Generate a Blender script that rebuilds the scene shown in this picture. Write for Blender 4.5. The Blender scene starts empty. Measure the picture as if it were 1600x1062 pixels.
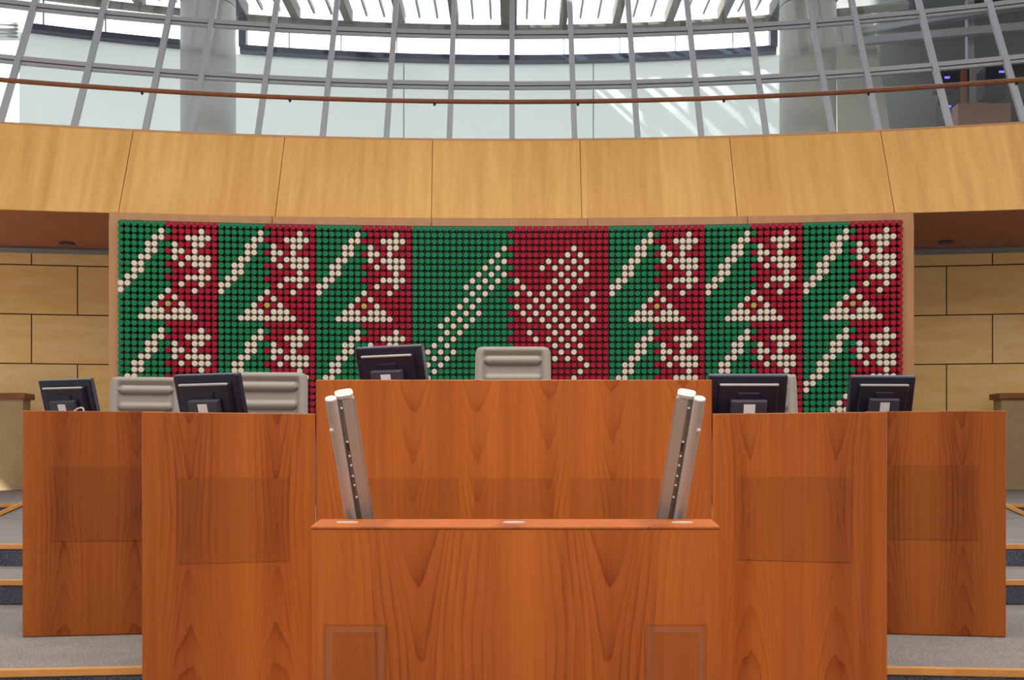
import bpy, math, random
from mathutils import Vector, Matrix
random.seed(7)
C = bpy.context.scene.collection
SC = bpy.context.scene
F = 1650.0            # focal length in pixels of a 1600 px wide frame
EYE = 1.54            # eye height above the plenary floor
HOR = 710.0           # image row of the eye level

# ------------------------------------------------------------------ camera, world, lights, exposure
cd = bpy.data.cameras.new('camera')
cam = bpy.data.objects.new('camera', cd); C.objects.link(cam)
cam.location = (0, 0, EYE); cam.rotation_euler = (math.pi/2, 0, 0)
cd.sensor_width = 36.0; cd.lens = F/1600*36.0
cd.shift_y = (HOR-531)/1600.0
cd.clip_end = 300
SC.camera = cam

W = bpy.data.worlds.new('world'); SC.world = W; W.use_nodes = True
wn = W.node_tree; wn.nodes.clear()
wo = wn.nodes.new('ShaderNodeOutputWorld'); bg = wn.nodes.new('ShaderNodeBackground')
tc = wn.nodes.new('ShaderNodeTexCoord'); sp = wn.nodes.new('ShaderNodeSeparateXYZ')
rp = wn.nodes.new('ShaderNodeValToRGB'); mr = wn.nodes.new('ShaderNodeMapRange')
wn.links.new(tc.outputs['Generated'], sp.inputs[0])
wn.links.new(sp.outputs['Z'], mr.inputs['Value'])
mr.inputs['From Min'].default_value = -0.4; mr.inputs['From Max'].default_value = 0.6
wn.links.new(mr.outputs[0], rp.inputs['Fac'])
cr = rp.color_ramp
cr.elements[0].position = 0.0; cr.elements[0].color = (.5, .5, .5, 1)
cr.elements[1].position = 1.0; cr.elements[1].color = (4.0, 4.15, 4.3, 1)
e = cr.elements.new(0.36); e.color = (.9, .9, .9, 1)
e = cr.elements.new(0.46); e.color = (2.2, 2.25, 2.3, 1)
e = cr.elements.new(0.62); e.color = (3.0, 3.1, 3.2, 1)
# behind the viewer lies the rest of the dim hall, ahead and above the open sky
m1 = wn.nodes.new('ShaderNodeMapRange'); m1.inputs['From Min'].default_value = -.1; m1.inputs['From Max'].default_value = .35
mxw = wn.nodes.new('ShaderNodeMix'); mxw.data_type = 'RGBA'
wn.links.new(sp.outputs['Y'], m1.inputs['Value']); wn.links.new(m1.outputs[0], mxw.inputs[0])
mxw.inputs[6].default_value = (.42, .39, .36, 1)
wn.links.new(rp.outputs[0], mxw.inputs[7]); wn.links.new(mxw.outputs[2], bg.inputs['Color']); bg.inputs['Strength'].default_value = 1.0
wn.links.new(bg.outputs[0], wo.inputs[0])

def area(name, loc, target, sx, sy, power, col=(1, 1, 1)):
    l = bpy.data.lights.new(name, 'AREA'); l.shape = 'RECTANGLE'; l.size = sx; l.size_y = sy
    l.energy = power; l.color = col
    o = bpy.data.objects.new(name, l); C.objects.link(o); o.location = loc
    o.rotation_euler = (Vector(target)-Vector(loc)).to_track_quat('-Z', 'Y').to_euler()
    return o
area('hall_skylight', (0, 4.0, 12.9), (0, 5.0, 0), 18, 22, 4300, (1.0, .97, .93))
def aimed(name, typ, loc, target, energy, col, **k):
    l = bpy.data.lights.new(name, typ); l.energy = energy; l.color = col
    for a, v in k.items(): setattr(l, a, v)
    o = bpy.data.objects.new(name, l); C.objects.link(o); o.location = loc
    o.rotation_euler = (Vector(target)-Vector(loc)).to_track_quat('-Z', 'Y').to_euler()
    return o
aimed('rostrum_spot', 'SPOT', (.02, -1.5, 8.5), (.02, 5.2, .9), 2650, (1.0, .9, .78), spot_size=math.radians(27), spot_blend=1.0, shadow_soft_size=.5)
aimed('sun', 'SUN', (-10, 10, 25), (-10+.68, 10+.33, 25-.65), 15.0, (1.0, .97, .92), angle=math.radians(.6))

vs = SC.view_settings
vs.view_transform = 'Standard'; vs.look = 'None'; vs.gamma = 1.0; vs.use_curve_mapping = False
vs.exposure = 0.0

# ------------------------------------------------------------------ helpers
def lin(r, g, b):
    f = lambda c: (c/255/12.92 if c/255 <= .04045 else ((c/255+.055)/1.055)**2.4)
    return (f(r), f(g), f(b), 1.0)

def P(px, py, Y):
    return Vector(((px-800)*Y/F, Y, EYE+(HOR-py)*Y/F))

class Arc:
    """A level circular arc, concave towards the hall: depth D straight ahead, depth D/ratio at `off` pixels aside."""
    def __init__(s, D, ratio=None, off=800, R=None):
        s.D = D
        if R is None:
            Ye = D/ratio; X = off/F*Ye; sag = D-Ye
            R = (X*X+sag*sag)/(2*sag)
        s.R = R
    def at(s, phi, z=0):
        return Vector((s.R*math.sin(phi), s.D-s.R+s.R*math.cos(phi), z))
    def phi(s, px):
        t = (px-800)/F; lo, hi = -.9, .9
        for _ in range(50):
            m = (lo+hi)/2; p = s.at(m)
            if p.x/p.y < t: lo = m
            else: hi = m
        return (lo+hi)/2
    def n(s, phi):      # unit vector pointing out of the hall
        return Vector((math.sin(phi), math.cos(phi), 0))

class MB:
    def __init__(s): s.v = []; s.f = []; s.uv = []
    def add(s, vs, fs, uvs=None):
        b = len(s.v); s.v += [Vector(p) for p in vs]
        for i, f in enumerate(fs):
            s.f.append([b+k for k in f])
            if uvs: s.uv.append([uvs[k] for k in f])
            else:
                pts = [Vector(vs[k]) for k in f]
                n = Vector((0, 0, 0))
                for a, c in zip(pts, pts[1:]+pts[:1]): n += a.cross(c)
                if abs(n.z) > max(abs(n.x), abs(n.y)): s.uv.append([(p.x, p.y) for p in pts])
                elif abs(n.x) > abs(n.y)*1.5: s.uv.append([(p.y, p.z) for p in pts])
                else: s.uv.append([(p.x, p.z) for p in pts])
        return s
    def hexa(s, a, b):   # a: 4 corners of one face, b: the 4 matching corners of the opposite face
        v = list(a)+list(b)
        return s.add(v, [(0, 1, 2, 3), (7, 6, 5, 4), (0, 4, 5, 1), (1, 5, 6, 2), (2, 6, 7, 3), (3, 7, 4, 0)])
    def box(s, c, d, M=None):
        c = Vector(c); x, y, z = d[0]/2, d[1]/2, d[2]/2
        q = [Vector(p) for p in ((-x, -y, -z), (x, -y, -z), (x, -y, z), (-x, -y, z), (-x, y, -z), (x, y, -z), (x, y, z), (-x, y, z))]
        q = [c+(M @ p if M else p) for p in q]
        return s.hexa(q[:4], q[4:])
    def bar(s, p0, p1, w, h, up=Vector((0, 0, 1))):  # square bar
        p0, p1 = Vector(p0), Vector(p1); d = (p1-p0).normalized()
        sd = d.cross(up).normalized(); u = sd.cross(d)
        q = [-sd*w/2-u*h/2, sd*w/2-u*h/2, sd*w/2+u*h/2, -sd*w/2+u*h/2]
        return s.hexa([p0+k for k in q], [p1+k for k in q])
    def cyl(s, p0, p1, r0, r1=None, n=16, caps=True, sx=1.0, side=None):
        p0, p1 = Vector(p0), Vector(p1); r1 = r0 if r1 is None else r1
        d = (p1-p0).normalized()
        a = side if side is not None else (Vector((0, 0, 1)) if abs(d.z) < .9 else Vector((1, 0, 0)))
        u = (a-d*a.dot(d)).normalized(); w = d.cross(u)
        vs = []
        for p, r in ((p0, r0), (p1, r1)):
            for i in range(n):
                t = 2*math.pi*i/n
                vs.append(p+u*math.cos(t)*r*sx+w*math.sin(t)*r)
        fs = [(i, (i+1) % n, n+(i+1) % n, n+i) for i in range(n)]
        if caps: fs += [tuple(range(n-1, -1, -1)), tuple(range(n, 2*n))]
        return s.add(vs, fs)
    def tube(s, pts, r, n=10):
        pts = [Vector(p) for p in pts]; vs = []; fs = []
        for i, p in enumerate(pts):
            d = (pts[min(i+1, len(pts)-1)]-pts[max(i-1, 0)]).normalized()
            a = Vector((0, 0, 1)) if abs(d.z) < .95 else Vector((1, 0, 0))
            u = (a-d*a.dot(d)).normalized(); w = d.cross(u)
            for k in range(n):
                t = 2*math.pi*k/n; vs.append(p+u*math.cos(t)*r+w*math.sin(t)*r)
        for i in range(len(pts)-1):
            for k in range(n):
                a = i*n+k; b = i*n+(k+1) % n
                fs.append((a, b, b+n, a+n))
        fs += [tuple(range(n-1, -1, -1)), tuple(range(len(vs)-n, len(vs)))]
        return s.add(vs, fs)
    def sphere(s, c, r, n=10):
        c = Vector(c); m = n//2; vs = [c+Vector((0, 0, r))]; fs = []
        for j in range(1, m):
            a = math.pi*j/m
            for i in range(n):
                t = 2*math.pi*i/n
                vs.append(c+Vector((math.sin(a)*math.cos(t), math.sin(a)*math.sin(t), math.cos(a)))*r)
        vs.append(c-Vector((0, 0, r))); L = len(vs)-1
        for i in range(n): fs.append((0, 1+i, 1+(i+1) % n))
        for j in range(m-2):
            for i in range(n):
                a = 1+j*n+i; b = 1+j*n+(i+1) % n
                fs.append((a, a+n, b+n, b))
        for i in range(n): fs.append((L, 1+(m-2)*n+(i+1) % n, 1+(m-2)*n+i))
        return s.add(vs, fs)
    def ruled(s, A, B, uva=None, uvb=None):  # strip between two equal point rows
        n = len(A); uv = (list(uva)+list(uvb)) if uva else None
        return s.add(list(A)+list(B), [(i, i+1, n+i+1, n+i) for i in range(n-1)], uv)
    def loopsweep(s, rings, uvs=None, closed=True, caps=True):  # rings: list of equal-length closed profiles
        n = len(rings[0]); vs = [p for r in rings for p in r]; fs = []
        for i in range(len(rings)-1):
            for k in range(n):
                a = i*n+k; b = i*n+(k+1) % n
                fs.append((a, b, b+n, a+n))
        if caps: fs += [tuple(range(n-1, -1, -1)), tuple(range(len(vs)-n, len(vs)))]
        uu = [u for r in uvs for u in r] if uvs else None
        return s.add(vs, fs, uu)
    def build(s, name, mat, parent=None, smooth=False, bevel=0, segs=2, fix=True):
        me = bpy.data.meshes.new(name)
        org = Vector((0, 0, 0))
        if parent is not None: org = parent_world(parent)
        me.from_pydata([tuple(p-org) for p in s.v], [], s.f)
        ul = me.uv_layers.new(name='UVMap'); k = 0
        flat = []
        for f in s.uv:
            for c in f: flat += [c[0], c[1]]
        ul.data.foreach_set('uv', flat)
        me.update()
        if fix:
            import bmesh
            bm = bmesh.new(); bm.from_mesh(me)
            bmesh.ops.recalc_face_normals(bm, faces=bm.faces); bm.to_mesh(me); bm.free()
        o = bpy.data.objects.new(name, me); C.objects.link(o)
        if mat: me.materials.append(mat)
        if parent is not None: o.parent = parent
        if smooth:
            me.polygons.foreach_set('use_smooth', [True]*len(me.polygons))
            me.set_sharp_from_angle(angle=math.radians(38))
        if bevel:
            m = o.modifiers.new('bevel', 'BEVEL'); m.width = bevel; m.segments = segs; m.limit_method = 'ANGLE'
            m.angle_limit = math.radians(40)
        return o

def parent_world(o):
    p = Vector((0, 0, 0))
    while o is not None: p += Vector(o.location); o = o.parent
    return p
def tag(o, label=None, cat=None, group=None, kind=None):
    if label: o['label'] = label
    if cat: o['category'] = cat
    if group: o['group'] = group
    if kind: o['kind'] = kind
    return o
def empty(name, loc=(0, 0, 0), **k):
    o = bpy.data.objects.new(name, None); C.objects.link(o); o.location = loc; o.empty_display_size = .1
    return tag(o, **k)
def copy_tree(o, parent=None):
    c = o.copy(); C.objects.link(c)
    if parent is not None: c.parent = parent
    for ch in list(o.children): copy_tree(ch, c)
    return c

# ------------------------------------------------------------------ materials
class NT:
    def __init__(s, name):
        s.m = bpy.data.materials.new(name); s.m.use_nodes = True
        s.t = s.m.node_tree; s.b = s.t.nodes['Principled BSDF']; s.out = s.t.nodes['Material Output']
    def n(s, typ, **k):
        nd = s.t.nodes.new(typ)
        for a, v in k.items(): setattr(nd, a, v)
        return nd
    def put(s, sock, v):
        if isinstance(v, bpy.types.NodeSocket): s.t.links.new(v, sock)
        else: sock.default_value = v
    def math(s, op, a, b=None, c=None):
        nd = s.n('ShaderNodeMath', operation=op)
        s.put(nd.inputs[0], a)
        if b is not None: s.put(nd.inputs[1], b)
        if c is not None: s.put(nd.inputs[2], c)
        return nd.outputs[0]
    def uv(s):
        u = s.n('ShaderNodeUVMap'); x = s.n('ShaderNodeSeparateXYZ'); s.t.links.new(u.outputs[0], x.inputs[0])
        return x.outputs[0], x.outputs[1]
    def vec(s, x, y, z=0.0):
        c = s.n('ShaderNodeCombineXYZ'); s.put(c.inputs[0], x); s.put(c.inputs[1], y); s.put(c.inputs[2], z)
        return c.outputs[0]
    def noise(s, vec, scale=1.0, detail=2.0, rough=.5):
        nd = s.n('ShaderNodeTexNoise'); s.put(nd.inputs['Vector'], vec)
        nd.inputs['Scale'].default_value = scale; nd.inputs['Detail'].default_value = detail
        nd.inputs['Roughness'].default_value = rough
        return nd.outputs[0]
    def mix(s, f, a, b, mode='MIX'):
        nd = s.n('ShaderNodeMix', data_type='RGBA', blend_type=mode)
        s.put(nd.inputs[0], f); s.put(nd.inputs[6], a); s.put(nd.inputs[7], b)
        return nd.outputs[2]
    def ramp(s, f, lo, hi, a=0.0, b=1.0):
        nd = s.n('ShaderNodeMapRange', interpolation_type='SMOOTHSTEP'); s.put(nd.inputs[0], f)
        nd.inputs[1].default_value = lo; nd.inputs[2].default_value = hi
        nd.inputs[3].default_value = a; nd.inputs[4].default_value = b
        return nd.outputs[0]
    def set(s, col=None, rough=None, metal=None, spec=None):
        if col is not None: s.put(s.b.inputs['Base Color'], col)
        if rough is not None: s.put(s.b.inputs['Roughness'], rough)
        if metal is not None: s.put(s.b.inputs['Metallic'], metal)
        if spec is not None: s.put(s.b.inputs['Specular IOR Level'], spec)
        return s.m
    def bump(s, h, strength=.2, dist=.002):
        b = s.n('ShaderNodeBump'); b.inputs['Strength'].default_value = strength; b.inputs['Distance'].default_value = dist
        s.put(b.inputs['Height'], h); s.t.links.new(b.outputs[0], s.b.inputs['Normal'])

def plain(name, col, rough=.5, metal=0.0, spec=.5, var=.06, scale=6.0):
    t = NT(name)
    tcn = t.n('ShaderNodeTexCoord')
    nz = t.noise(tcn.outputs['Object'], scale, 3)
    dark = tuple(c*(1-var*2) for c in col[:3])+(1,); lite = tuple(min(1, c*(1+var)) for c in col[:3])+(1,)
    return t.set(t.mix(nz, dark, lite), rough, metal, spec)

def cherry(name, light, dark, S, u0, v0,  b=.13, freq=34.0, rough=.34, holes=None, seed=0.0, wid=.42, vary=.25):
    """Book-matched crown-cut veneer: hyperbola grain round figure centres every S metres."""
    t = NT(name); u, v = t.uv()
    q = t.math('SUBTRACT', t.math('PINGPONG', t.math('SUBTRACT', u, u0-S/2), S), S/2)
    fid = t.math('FLOOR', t.math('DIVIDE', t.math('SUBTRACT', u, u0-S/2), S))
    wn_ = t.n('ShaderNodeTexWhiteNoise', noise_dimensions='1D'); t.put(wn_.inputs['W'], t.math('ADD', t.math('MULTIPLY', t.math('ABSOLUTE', t.math('SUBTRACT', fid, .5)), 3.7), seed))
    z = t.math('SUBTRACT', v, t.math('ADD', v0, t.math('MULTIPLY', t.math('SUBTRACT', wn_.outputs[0], .5), vary)))
    w1 = t.noise(t.vec(t.math('MULTIPLY', q, 9.0), t.math('MULTIPLY', z, 2.2), seed), 1.0, 3)
    w2 = t.noise(t.vec(t.math('MULTIPLY', q, 2.0), t.math('MULTIPLY', z, .9), seed+4.0), 1.0, 2)
    qq = t.math('ADD', q, t.math('MULTIPLY', t.math('SUBTRACT', w2, .5), .07))
    g = t.math('SUBTRACT', t.math('MULTIPLY', qq, qq), t.math('POWER', t.math('MULTIPLY', t.math('ABSOLUTE', z), b), 2.0))
    r = t.math('MULTIPLY', t.math('SIGN', g), t.math('SQRT', t.math('ABSOLUTE', g)))
    r = t.math('ADD', r, t.math('MULTIPLY', t.math('SUBTRACT', w1, .5), .05))
    fr = t.math('FRACT', t.math('MULTIPLY', r, freq))
    line = t.math('MULTIPLY', t.math('POWER', fr, 3.5), t.ramp(fr, .97, 1.0, 1.0, 0.0))
    fade = t.ramp(t.math('ABSOLUTE', q), S*wid*.45, S*wid, 1.0, .12)
    lv = t.noise(t.vec(t.math('MULTIPLY', q, 6.0), t.math('MULTIPLY', z, 1.3), seed+9.0), 1.0, 1)
    line = t.math('MULTIPLY', t.math('MULTIPLY', line, fade), t.ramp(lv, .3, .65, .35, 1.0))
    fine = t.noise(t.vec(t.math('MULTIPLY', q, 260.0), t.math('MULTIPLY', z, 3.0), seed+1.0), 1.0, 3)
    band = t.noise(t.vec(t.math('MULTIPLY', q, 24.0), t.math('MULTIPLY', z, .5), seed+2.0), 1.0, 2)
    broad = t.noise(t.vec(t.math('MULTIPLY', u, 4.0), t.math('MULTIPLY', z, .12), seed+3.0), 1.0, 1)
    core = t.ramp(t.math('ABSOLUTE', q), 0.0, S*.22, .22, 0.0)
    k = t.math('ADD', t.math('MULTIPLY', line, .5), core)
    k = t.math('ADD', k, t.math('MULTIPLY', t.math('SUBTRACT', fine, .5), .40))
    k = t.math('ADD', k, t.math('MULTIPLY', t.math('SUBTRACT', band, .5), .55))
    k = t.math('ADD', k, t.math('MULTIPLY', t.math('SUBTRACT', broad, .5), 1.0))
    nd = t.n('ShaderNodeClamp'); t.put(nd.inputs[0], t.math('ADD', k, .22)); k = nd.outputs[0]
    col = t.mix(k, light, dark)
    if holes:
        fx = t.math('ABSOLUTE', t.math('SUBTRACT', t.math('FRACT', t.math('DIVIDE', u, holes)), .5))
        fz = t.math('ABSOLUTE', t.math('SUBTRACT', t.math('FRACT', t.math('DIVIDE', v, holes)), .5))
        d = t.math('SQRT', t.math('ADD', t.math('MULTIPLY', fx, fx), t.math('MULTIPLY', fz, fz)))
        h = t.ramp(d, .22, .34, .9 if holes < .008 else .75, 0.0)
        col = t.mix(h, col, (.035, .012, .006, 1))
    return t.set(col, rough, 0.0, .25)

def maple(name, light, dark, rough=.4, strip=.62, fig=1.0):
    t = NT(name); u, v = t.uv()
    sid = t.math('FLOOR', t.math('DIVIDE', u, strip))
    wn_ = t.n('ShaderNodeTexWhiteNoise', noise_dimensions='1D'); t.put(wn_.inputs['W'], sid)
    fl = t.noise(t.vec(t.math('MULTIPLY', u, 9.0), t.math('MULTIPLY', v, 42.0), sid), 1.0, 3)
    br = t.noise(t.vec(t.math('MULTIPLY', u, 7.0), t.math('MULTIPLY', v, .5), 3.0), 1.0, 2)
    fn = t.noise(t.vec(t.math('MULTIPLY', u, 60.0), t.math('MULTIPLY', v, 2.0), 5.0), 1.0, 2)
    k = t.math('ADD', t.math('MULTIPLY', t.math('SUBTRACT', fl, .5), .65*fig), t.math('MULTIPLY', t.math('SUBTRACT', br, .5), 1.1))
    k = t.math('ADD', k, t.math('MULTIPLY', t.math('SUBTRACT', fn, .5), .3))
    k = t.math('ADD', k, t.math('MULTIPLY', t.math('SUBTRACT', wn_.outputs[0], .5), .35))
    nd = t.n('ShaderNodeClamp'); t.put(nd.inputs[0], t.math('ADD', k, .42))
    return t.set(t.mix(nd.outputs[0], light, dark), rough, 0.0, .35)

def stone_mat():
    t = NT('sandstone_blocks'); u, v = t.uv()
    br = t.n('ShaderNodeTexBrick'); br.offset = .5; br.offset_frequency = 2; br.squash = 1.0
    t.put(br.inputs['Vector'], t.vec(u, v))
    br.inputs['Scale'].default_value = 1.0; br.inputs['Mortar Size'].default_value = .011
    br.inputs['Mortar Smooth'].default_value = 0.0; br.inputs['Bias'].default_value = 0.0
    br.inputs['Brick Width'].default_value = 1.652; br.inputs['Row Height'].default_value = .929
    br.inputs['Color1'].default_value = lin(254, 212, 140); br.inputs['Color2'].default_value = lin(252, 220, 166)
    br.inputs['Mortar'].default_value = lin(70, 38, 18)
    n1 = t.noise(t.vec(t.math('MULTIPLY', u, 1.0), t.math('MULTIPLY', v, 5.0)), 1.2, 5, .6)
    n2 = t.noise(t.vec(u, v), 14.0, 4, .7)
    spot = t.ramp(t.noise(t.vec(u, v), 30.0, 2), .70, .78, 0.0, .35)
    c = t.mix(t.ramp(n1, .3, .75, 0, .5), br.outputs['Color'], lin(236, 182, 96))
    c = t.mix(t.ramp(n2, .35, .8, 0, .12), c, lin(150, 112, 70))
    c = t.mix(spot, c, lin(110, 78, 46))
    c = t.mix(br.outputs['Fac'], c, lin(70, 38, 18))
    return t.set(c, .8, 0, .2)

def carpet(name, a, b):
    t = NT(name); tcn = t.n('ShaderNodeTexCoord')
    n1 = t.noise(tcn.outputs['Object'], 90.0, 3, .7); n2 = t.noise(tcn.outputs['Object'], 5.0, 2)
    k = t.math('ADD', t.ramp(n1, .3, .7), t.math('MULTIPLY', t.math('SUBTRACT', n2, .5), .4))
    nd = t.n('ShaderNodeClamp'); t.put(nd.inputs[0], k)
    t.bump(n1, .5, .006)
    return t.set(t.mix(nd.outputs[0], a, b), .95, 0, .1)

def glass_mat(name, tint, refl=.06, rough=0.02):
    t = NT(name); t.t.nodes.remove(t.b)
    tr = t.n('ShaderNodeBsdfTransparent'); tr.inputs[0].default_value = tint
    gl = t.n('ShaderNodeBsdfGlossy'); gl.inputs[1].default_value = rough
    fz = t.n('ShaderNodeFresnel'); fz.inputs[0].default_value = 1.35
    mx = t.n('ShaderNodeMixShader')
    t.put(mx.inputs[0], t.math('MULTIPLY', fz.outputs[0], refl*10)); t.t.links.new(tr.outputs[0], mx.inputs[1]); t.t.links.new(gl.outputs[0], mx.inputs[2])
    t.t.links.new(mx.outputs[0], t.out.inputs[0])
    return t.m
def frosted_mat():
    t = NT('frosted_glass'); t.t.nodes.remove(t.b)
    u, v = t.uv()
    nz = t.noise(t.vec(u, v), .5, 2)
    df = t.n('ShaderNodeBsdfDiffuse'); tl = t.n('ShaderNodeBsdfTranslucent')
    c = t.mix(nz, lin(240, 244, 242), lin(247, 249, 248))
    t.put(df.inputs[0], c); t.put(tl.inputs[0], c)
    mx = t.n('ShaderNodeMixShader'); mx.inputs[0].default_value = .5
    t.t.links.new(df.outputs[0], mx.inputs[1]); t.t.links.new(tl.outputs[0], mx.inputs[2])
    t.t.links.new(mx.outputs[0], t.out.inputs[0])
    return t.m

CH_L, CH_D = lin(176, 94, 36), lin(110, 40, 14)
M = {}
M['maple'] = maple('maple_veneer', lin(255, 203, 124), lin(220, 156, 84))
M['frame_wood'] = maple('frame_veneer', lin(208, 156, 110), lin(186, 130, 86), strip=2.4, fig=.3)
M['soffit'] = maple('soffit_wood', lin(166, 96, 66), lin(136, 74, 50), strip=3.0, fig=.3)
M['rail'] = maple('handrail_wood', lin(146, 90, 58), lin(110, 62, 40), rough=.45, strip=2.0, fig=.3)
M['nosing'] = maple('nosing_wood', lin(222, 160, 90), lin(196, 128, 64), strip=1.2, fig=.3)
M['stone'] = stone_mat()
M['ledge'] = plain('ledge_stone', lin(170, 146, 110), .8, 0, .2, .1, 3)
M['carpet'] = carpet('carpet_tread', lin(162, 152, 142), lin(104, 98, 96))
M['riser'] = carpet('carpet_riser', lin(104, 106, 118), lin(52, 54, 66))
M['steel'] = plain('painted_steel_grey', lin(186, 188, 198), .45, .0, .5, .03)
M['steel_dark'] = plain('dark_blue_steel', lin(58, 66, 90), .4, .0, .5, .08)
M['gasket'] = plain('black_gasket', lin(60, 62, 66), .6)
M['taupe'] = plain('taupe_beam_paint', lin(150, 142, 130), .6, 0, .3, .03)
M['column'] = plain('column_plaster', lin(214, 214, 206), .6, 0, .3, .03)
M['white'] = plain('white_metal', lin(225, 226, 226), .5, 0, .3, .02)
M['greywall'] = plain('grey_wall_paint', lin(150, 154, 154), .7, 0, .2, .04, 1.0)
M['dark'] = plain('dark_interior', lin(60, 66, 76), .6, 0, .3, .15, 1.0)
M['glass'] = glass_mat('clear_glass', (.97, .978, .974, 1), .05)
M['rail_glass'] = glass_mat('balustrade_glass', (.975, .985, .98, 1), .03)
M['frosted'] = frosted_mat()
M['joint'] = plain('glass_joint', lin(140, 156, 156), .5)
M['chair'] = plain('grey_leather', lin(158, 148, 138), .5, 0, .4, .04, 20)
M['black'] = plain('black_plastic', lin(25, 26, 46), .35, 0, .5, .08, 20)
M['screen'] = plain('dark_screen', lin(12, 13, 18), .12)
M['label'] = plain('grey_sticker', lin(240, 240, 244), .5, 0, .4, .05, 30)
M['cable'] = plain('pale_cable', lin(214, 206, 190), .5)
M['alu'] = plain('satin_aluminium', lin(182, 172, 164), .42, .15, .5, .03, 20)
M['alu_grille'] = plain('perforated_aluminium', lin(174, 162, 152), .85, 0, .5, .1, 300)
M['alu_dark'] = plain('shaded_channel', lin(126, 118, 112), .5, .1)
M['cap'] = plain('white_cap', lin(190, 184, 178), .4)
M['disc'] = plain('pale_metal_disc', lin(206, 186, 170), .4, .3)
M['board'] = plain('mauve_backboard', lin(140, 122, 122), .6, 0, .3, .05, 3)
M['green'] = plain('green_peg_paint', lin(28, 134, 84), .6, 0, .2, .08, 1.3)
M['red'] = plain('red_peg_paint', lin(178, 26, 54), .6, 0, .2, .08, 1.3)
M['cream'] = plain('cream_peg_paint', lin(242, 228, 208), .6, 0, .2, .03, 1.3)
M['gold'] = plain('gold_peg_paint', lin(200, 172, 96), .4, .2, .4, .05)
M['lamp_dark'] = plain('downlight_reflector', lin(50, 42, 40), .3, .5)
M['brown'] = plain('brown_cabinet', lin(150, 110, 84), .5)
M['redbrown'] = plain('redbrown_post', lin(160, 86, 60), .5)
def emit(name, col, s):
    t = NT(name); t.set(col, .4); t.put(t.b.inputs['Emission Color'], col); t.b.inputs['Emission Strength'].default_value = s
    return t.m
M['led'] = emit('blue_indicator', lin(110, 100, 255), 2.0)

# ------------------------------------------------------------------ floor, steps
ZA, ZB, ZC, ZD = EYE-1.16, EYE-.97, EYE-.78, EYE-.635
def yA(x): return 5.99-.105*abs(x)
fl = MB(); fl.box((0, 6, -.06), (30, 40, .12)); tag(fl.build('floor', M['carpet']), kind='structure')
YB, YC, YD = 8.18, 9.20, 13.6
def stair(sg):
    nm = 'floor_' + ('left' if sg < 0 else 'right')
    root = empty(nm + '_steps', kind='structure')
    X0, X1 = 1.97*sg, 9.5*sg
    def slab(x0, x1, ya0, ya1, yb, z0, z1):
        m = MB()
        m.hexa([Vector((x0, ya0, z0)), Vector((x1, ya1, z0)), Vector((x1, ya1, z1)), Vector((x0, ya0, z1))],
               [Vector((x0, yb, z0)), Vector((x1, yb, z0)), Vector((x1, yb, z1)), Vector((x0, yb, z1))])
        return m
    def step(x0, x1, ya0, ya1, yb, zl, zt):
        slab(x0, x1, ya0+.02, ya1+.02, yb, zl, zt-.004).build('tread', M['carpet'], root)
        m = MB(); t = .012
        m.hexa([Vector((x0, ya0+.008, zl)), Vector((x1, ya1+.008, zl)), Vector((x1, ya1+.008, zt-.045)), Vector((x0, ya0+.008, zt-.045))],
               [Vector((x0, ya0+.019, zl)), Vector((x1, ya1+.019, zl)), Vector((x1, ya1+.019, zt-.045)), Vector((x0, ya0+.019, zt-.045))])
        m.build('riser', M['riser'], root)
        m = MB()
        m.hexa([Vector((x0, ya0, zt-.045)), Vector((x1, ya1, zt-.045)), Vector((x1, ya1, zt)), Vector((x0, ya0, zt))],
               [Vector((x0, ya0+.035, zt-.045)), Vector((x1, ya1+.035, zt-.045)), Vector((x1, ya1+.035, zt)), Vector((x0, ya0+.035, zt))])
        m.build('nosing', M['nosing'], root, bevel=.006)
    step(X0, X1, yA(X0)-.3, yA(X1)-.3, YB, 0, ZA-.19)
    step(X0, X1, yA(X0), yA(X1), YB, ZA-.19, ZA)
    X0 = 3.14*sg
    step(X0, X1, YB, YB, YC, ZA, ZB)
    step(X0, X1, YC, YC, YD, ZA, ZC)
    step(X0, X1*1.5, YD, YD, 24.0, ZA, ZD)
    # carpeted wedge ramp with a wooden edge
    sx = lambda px: px if sg < 0 else 1600-px
    a = P(sx(-4), 805, 13.4); a.z = ZC; b = P(sx(37), 786, YD-.02); b.z = ZD-.004
    c = P(sx(140), 786, YD-.02); c.z = ZD-.004; d = P(sx(140), 830, 11.0); d.z = ZC
    m = MB(); dn = Vector((0, 0, -.03))
    m.hexa([a, d, c, b], [a+dn, d+dn, c+dn, b+dn]); m.build('ramp', M['carpet'], root)
    m = MB(); m.bar(a+Vector((0, 0, .02)), b+Vector((0, 0, .02)), .09, .04); m.build('ramp_edge', M['nosing'], root)
stair(-1); stair(1)
da = MB(); da.box((0, 9.6, (.95+.0)/2), (6.2, 5.2, .95)); tag(da.build('floor_dais', M['carpet']), kind='structure')
da = MB(); da.box((0, 6.42, .475), (3.6, 1.15, .95)); tag(da.build('floor_dais_front', M['carpet']), kind='structure')
da = MB(); da.box((.01, 6.98, 1.045), (2.2, 2.0, .19)); tag(da.build('floor_dais_centre', M['carpet']), kind='structure')

hc = MB(); hc.box((0, 2.0, 13.4), (44, 34, .3)); 
# added unseen blocks above the ceiling, shaped to let sun streak the gallery wall
for q in (((-22, 13.55), (-1.2, 13.55), (-9.3, 20.2), (-16, 25.7), (-22, 25.7)), ((-3.2, 13.55), (22, 13.55), (22, 25.7), (-3.2, 25.7))):
    hc.loopsweep([[Vector((x, y, z)) for x, z in q] for y in (0, 19.0)])
tag(hc.build('ceiling', M['greywall']), kind='structure')
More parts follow.
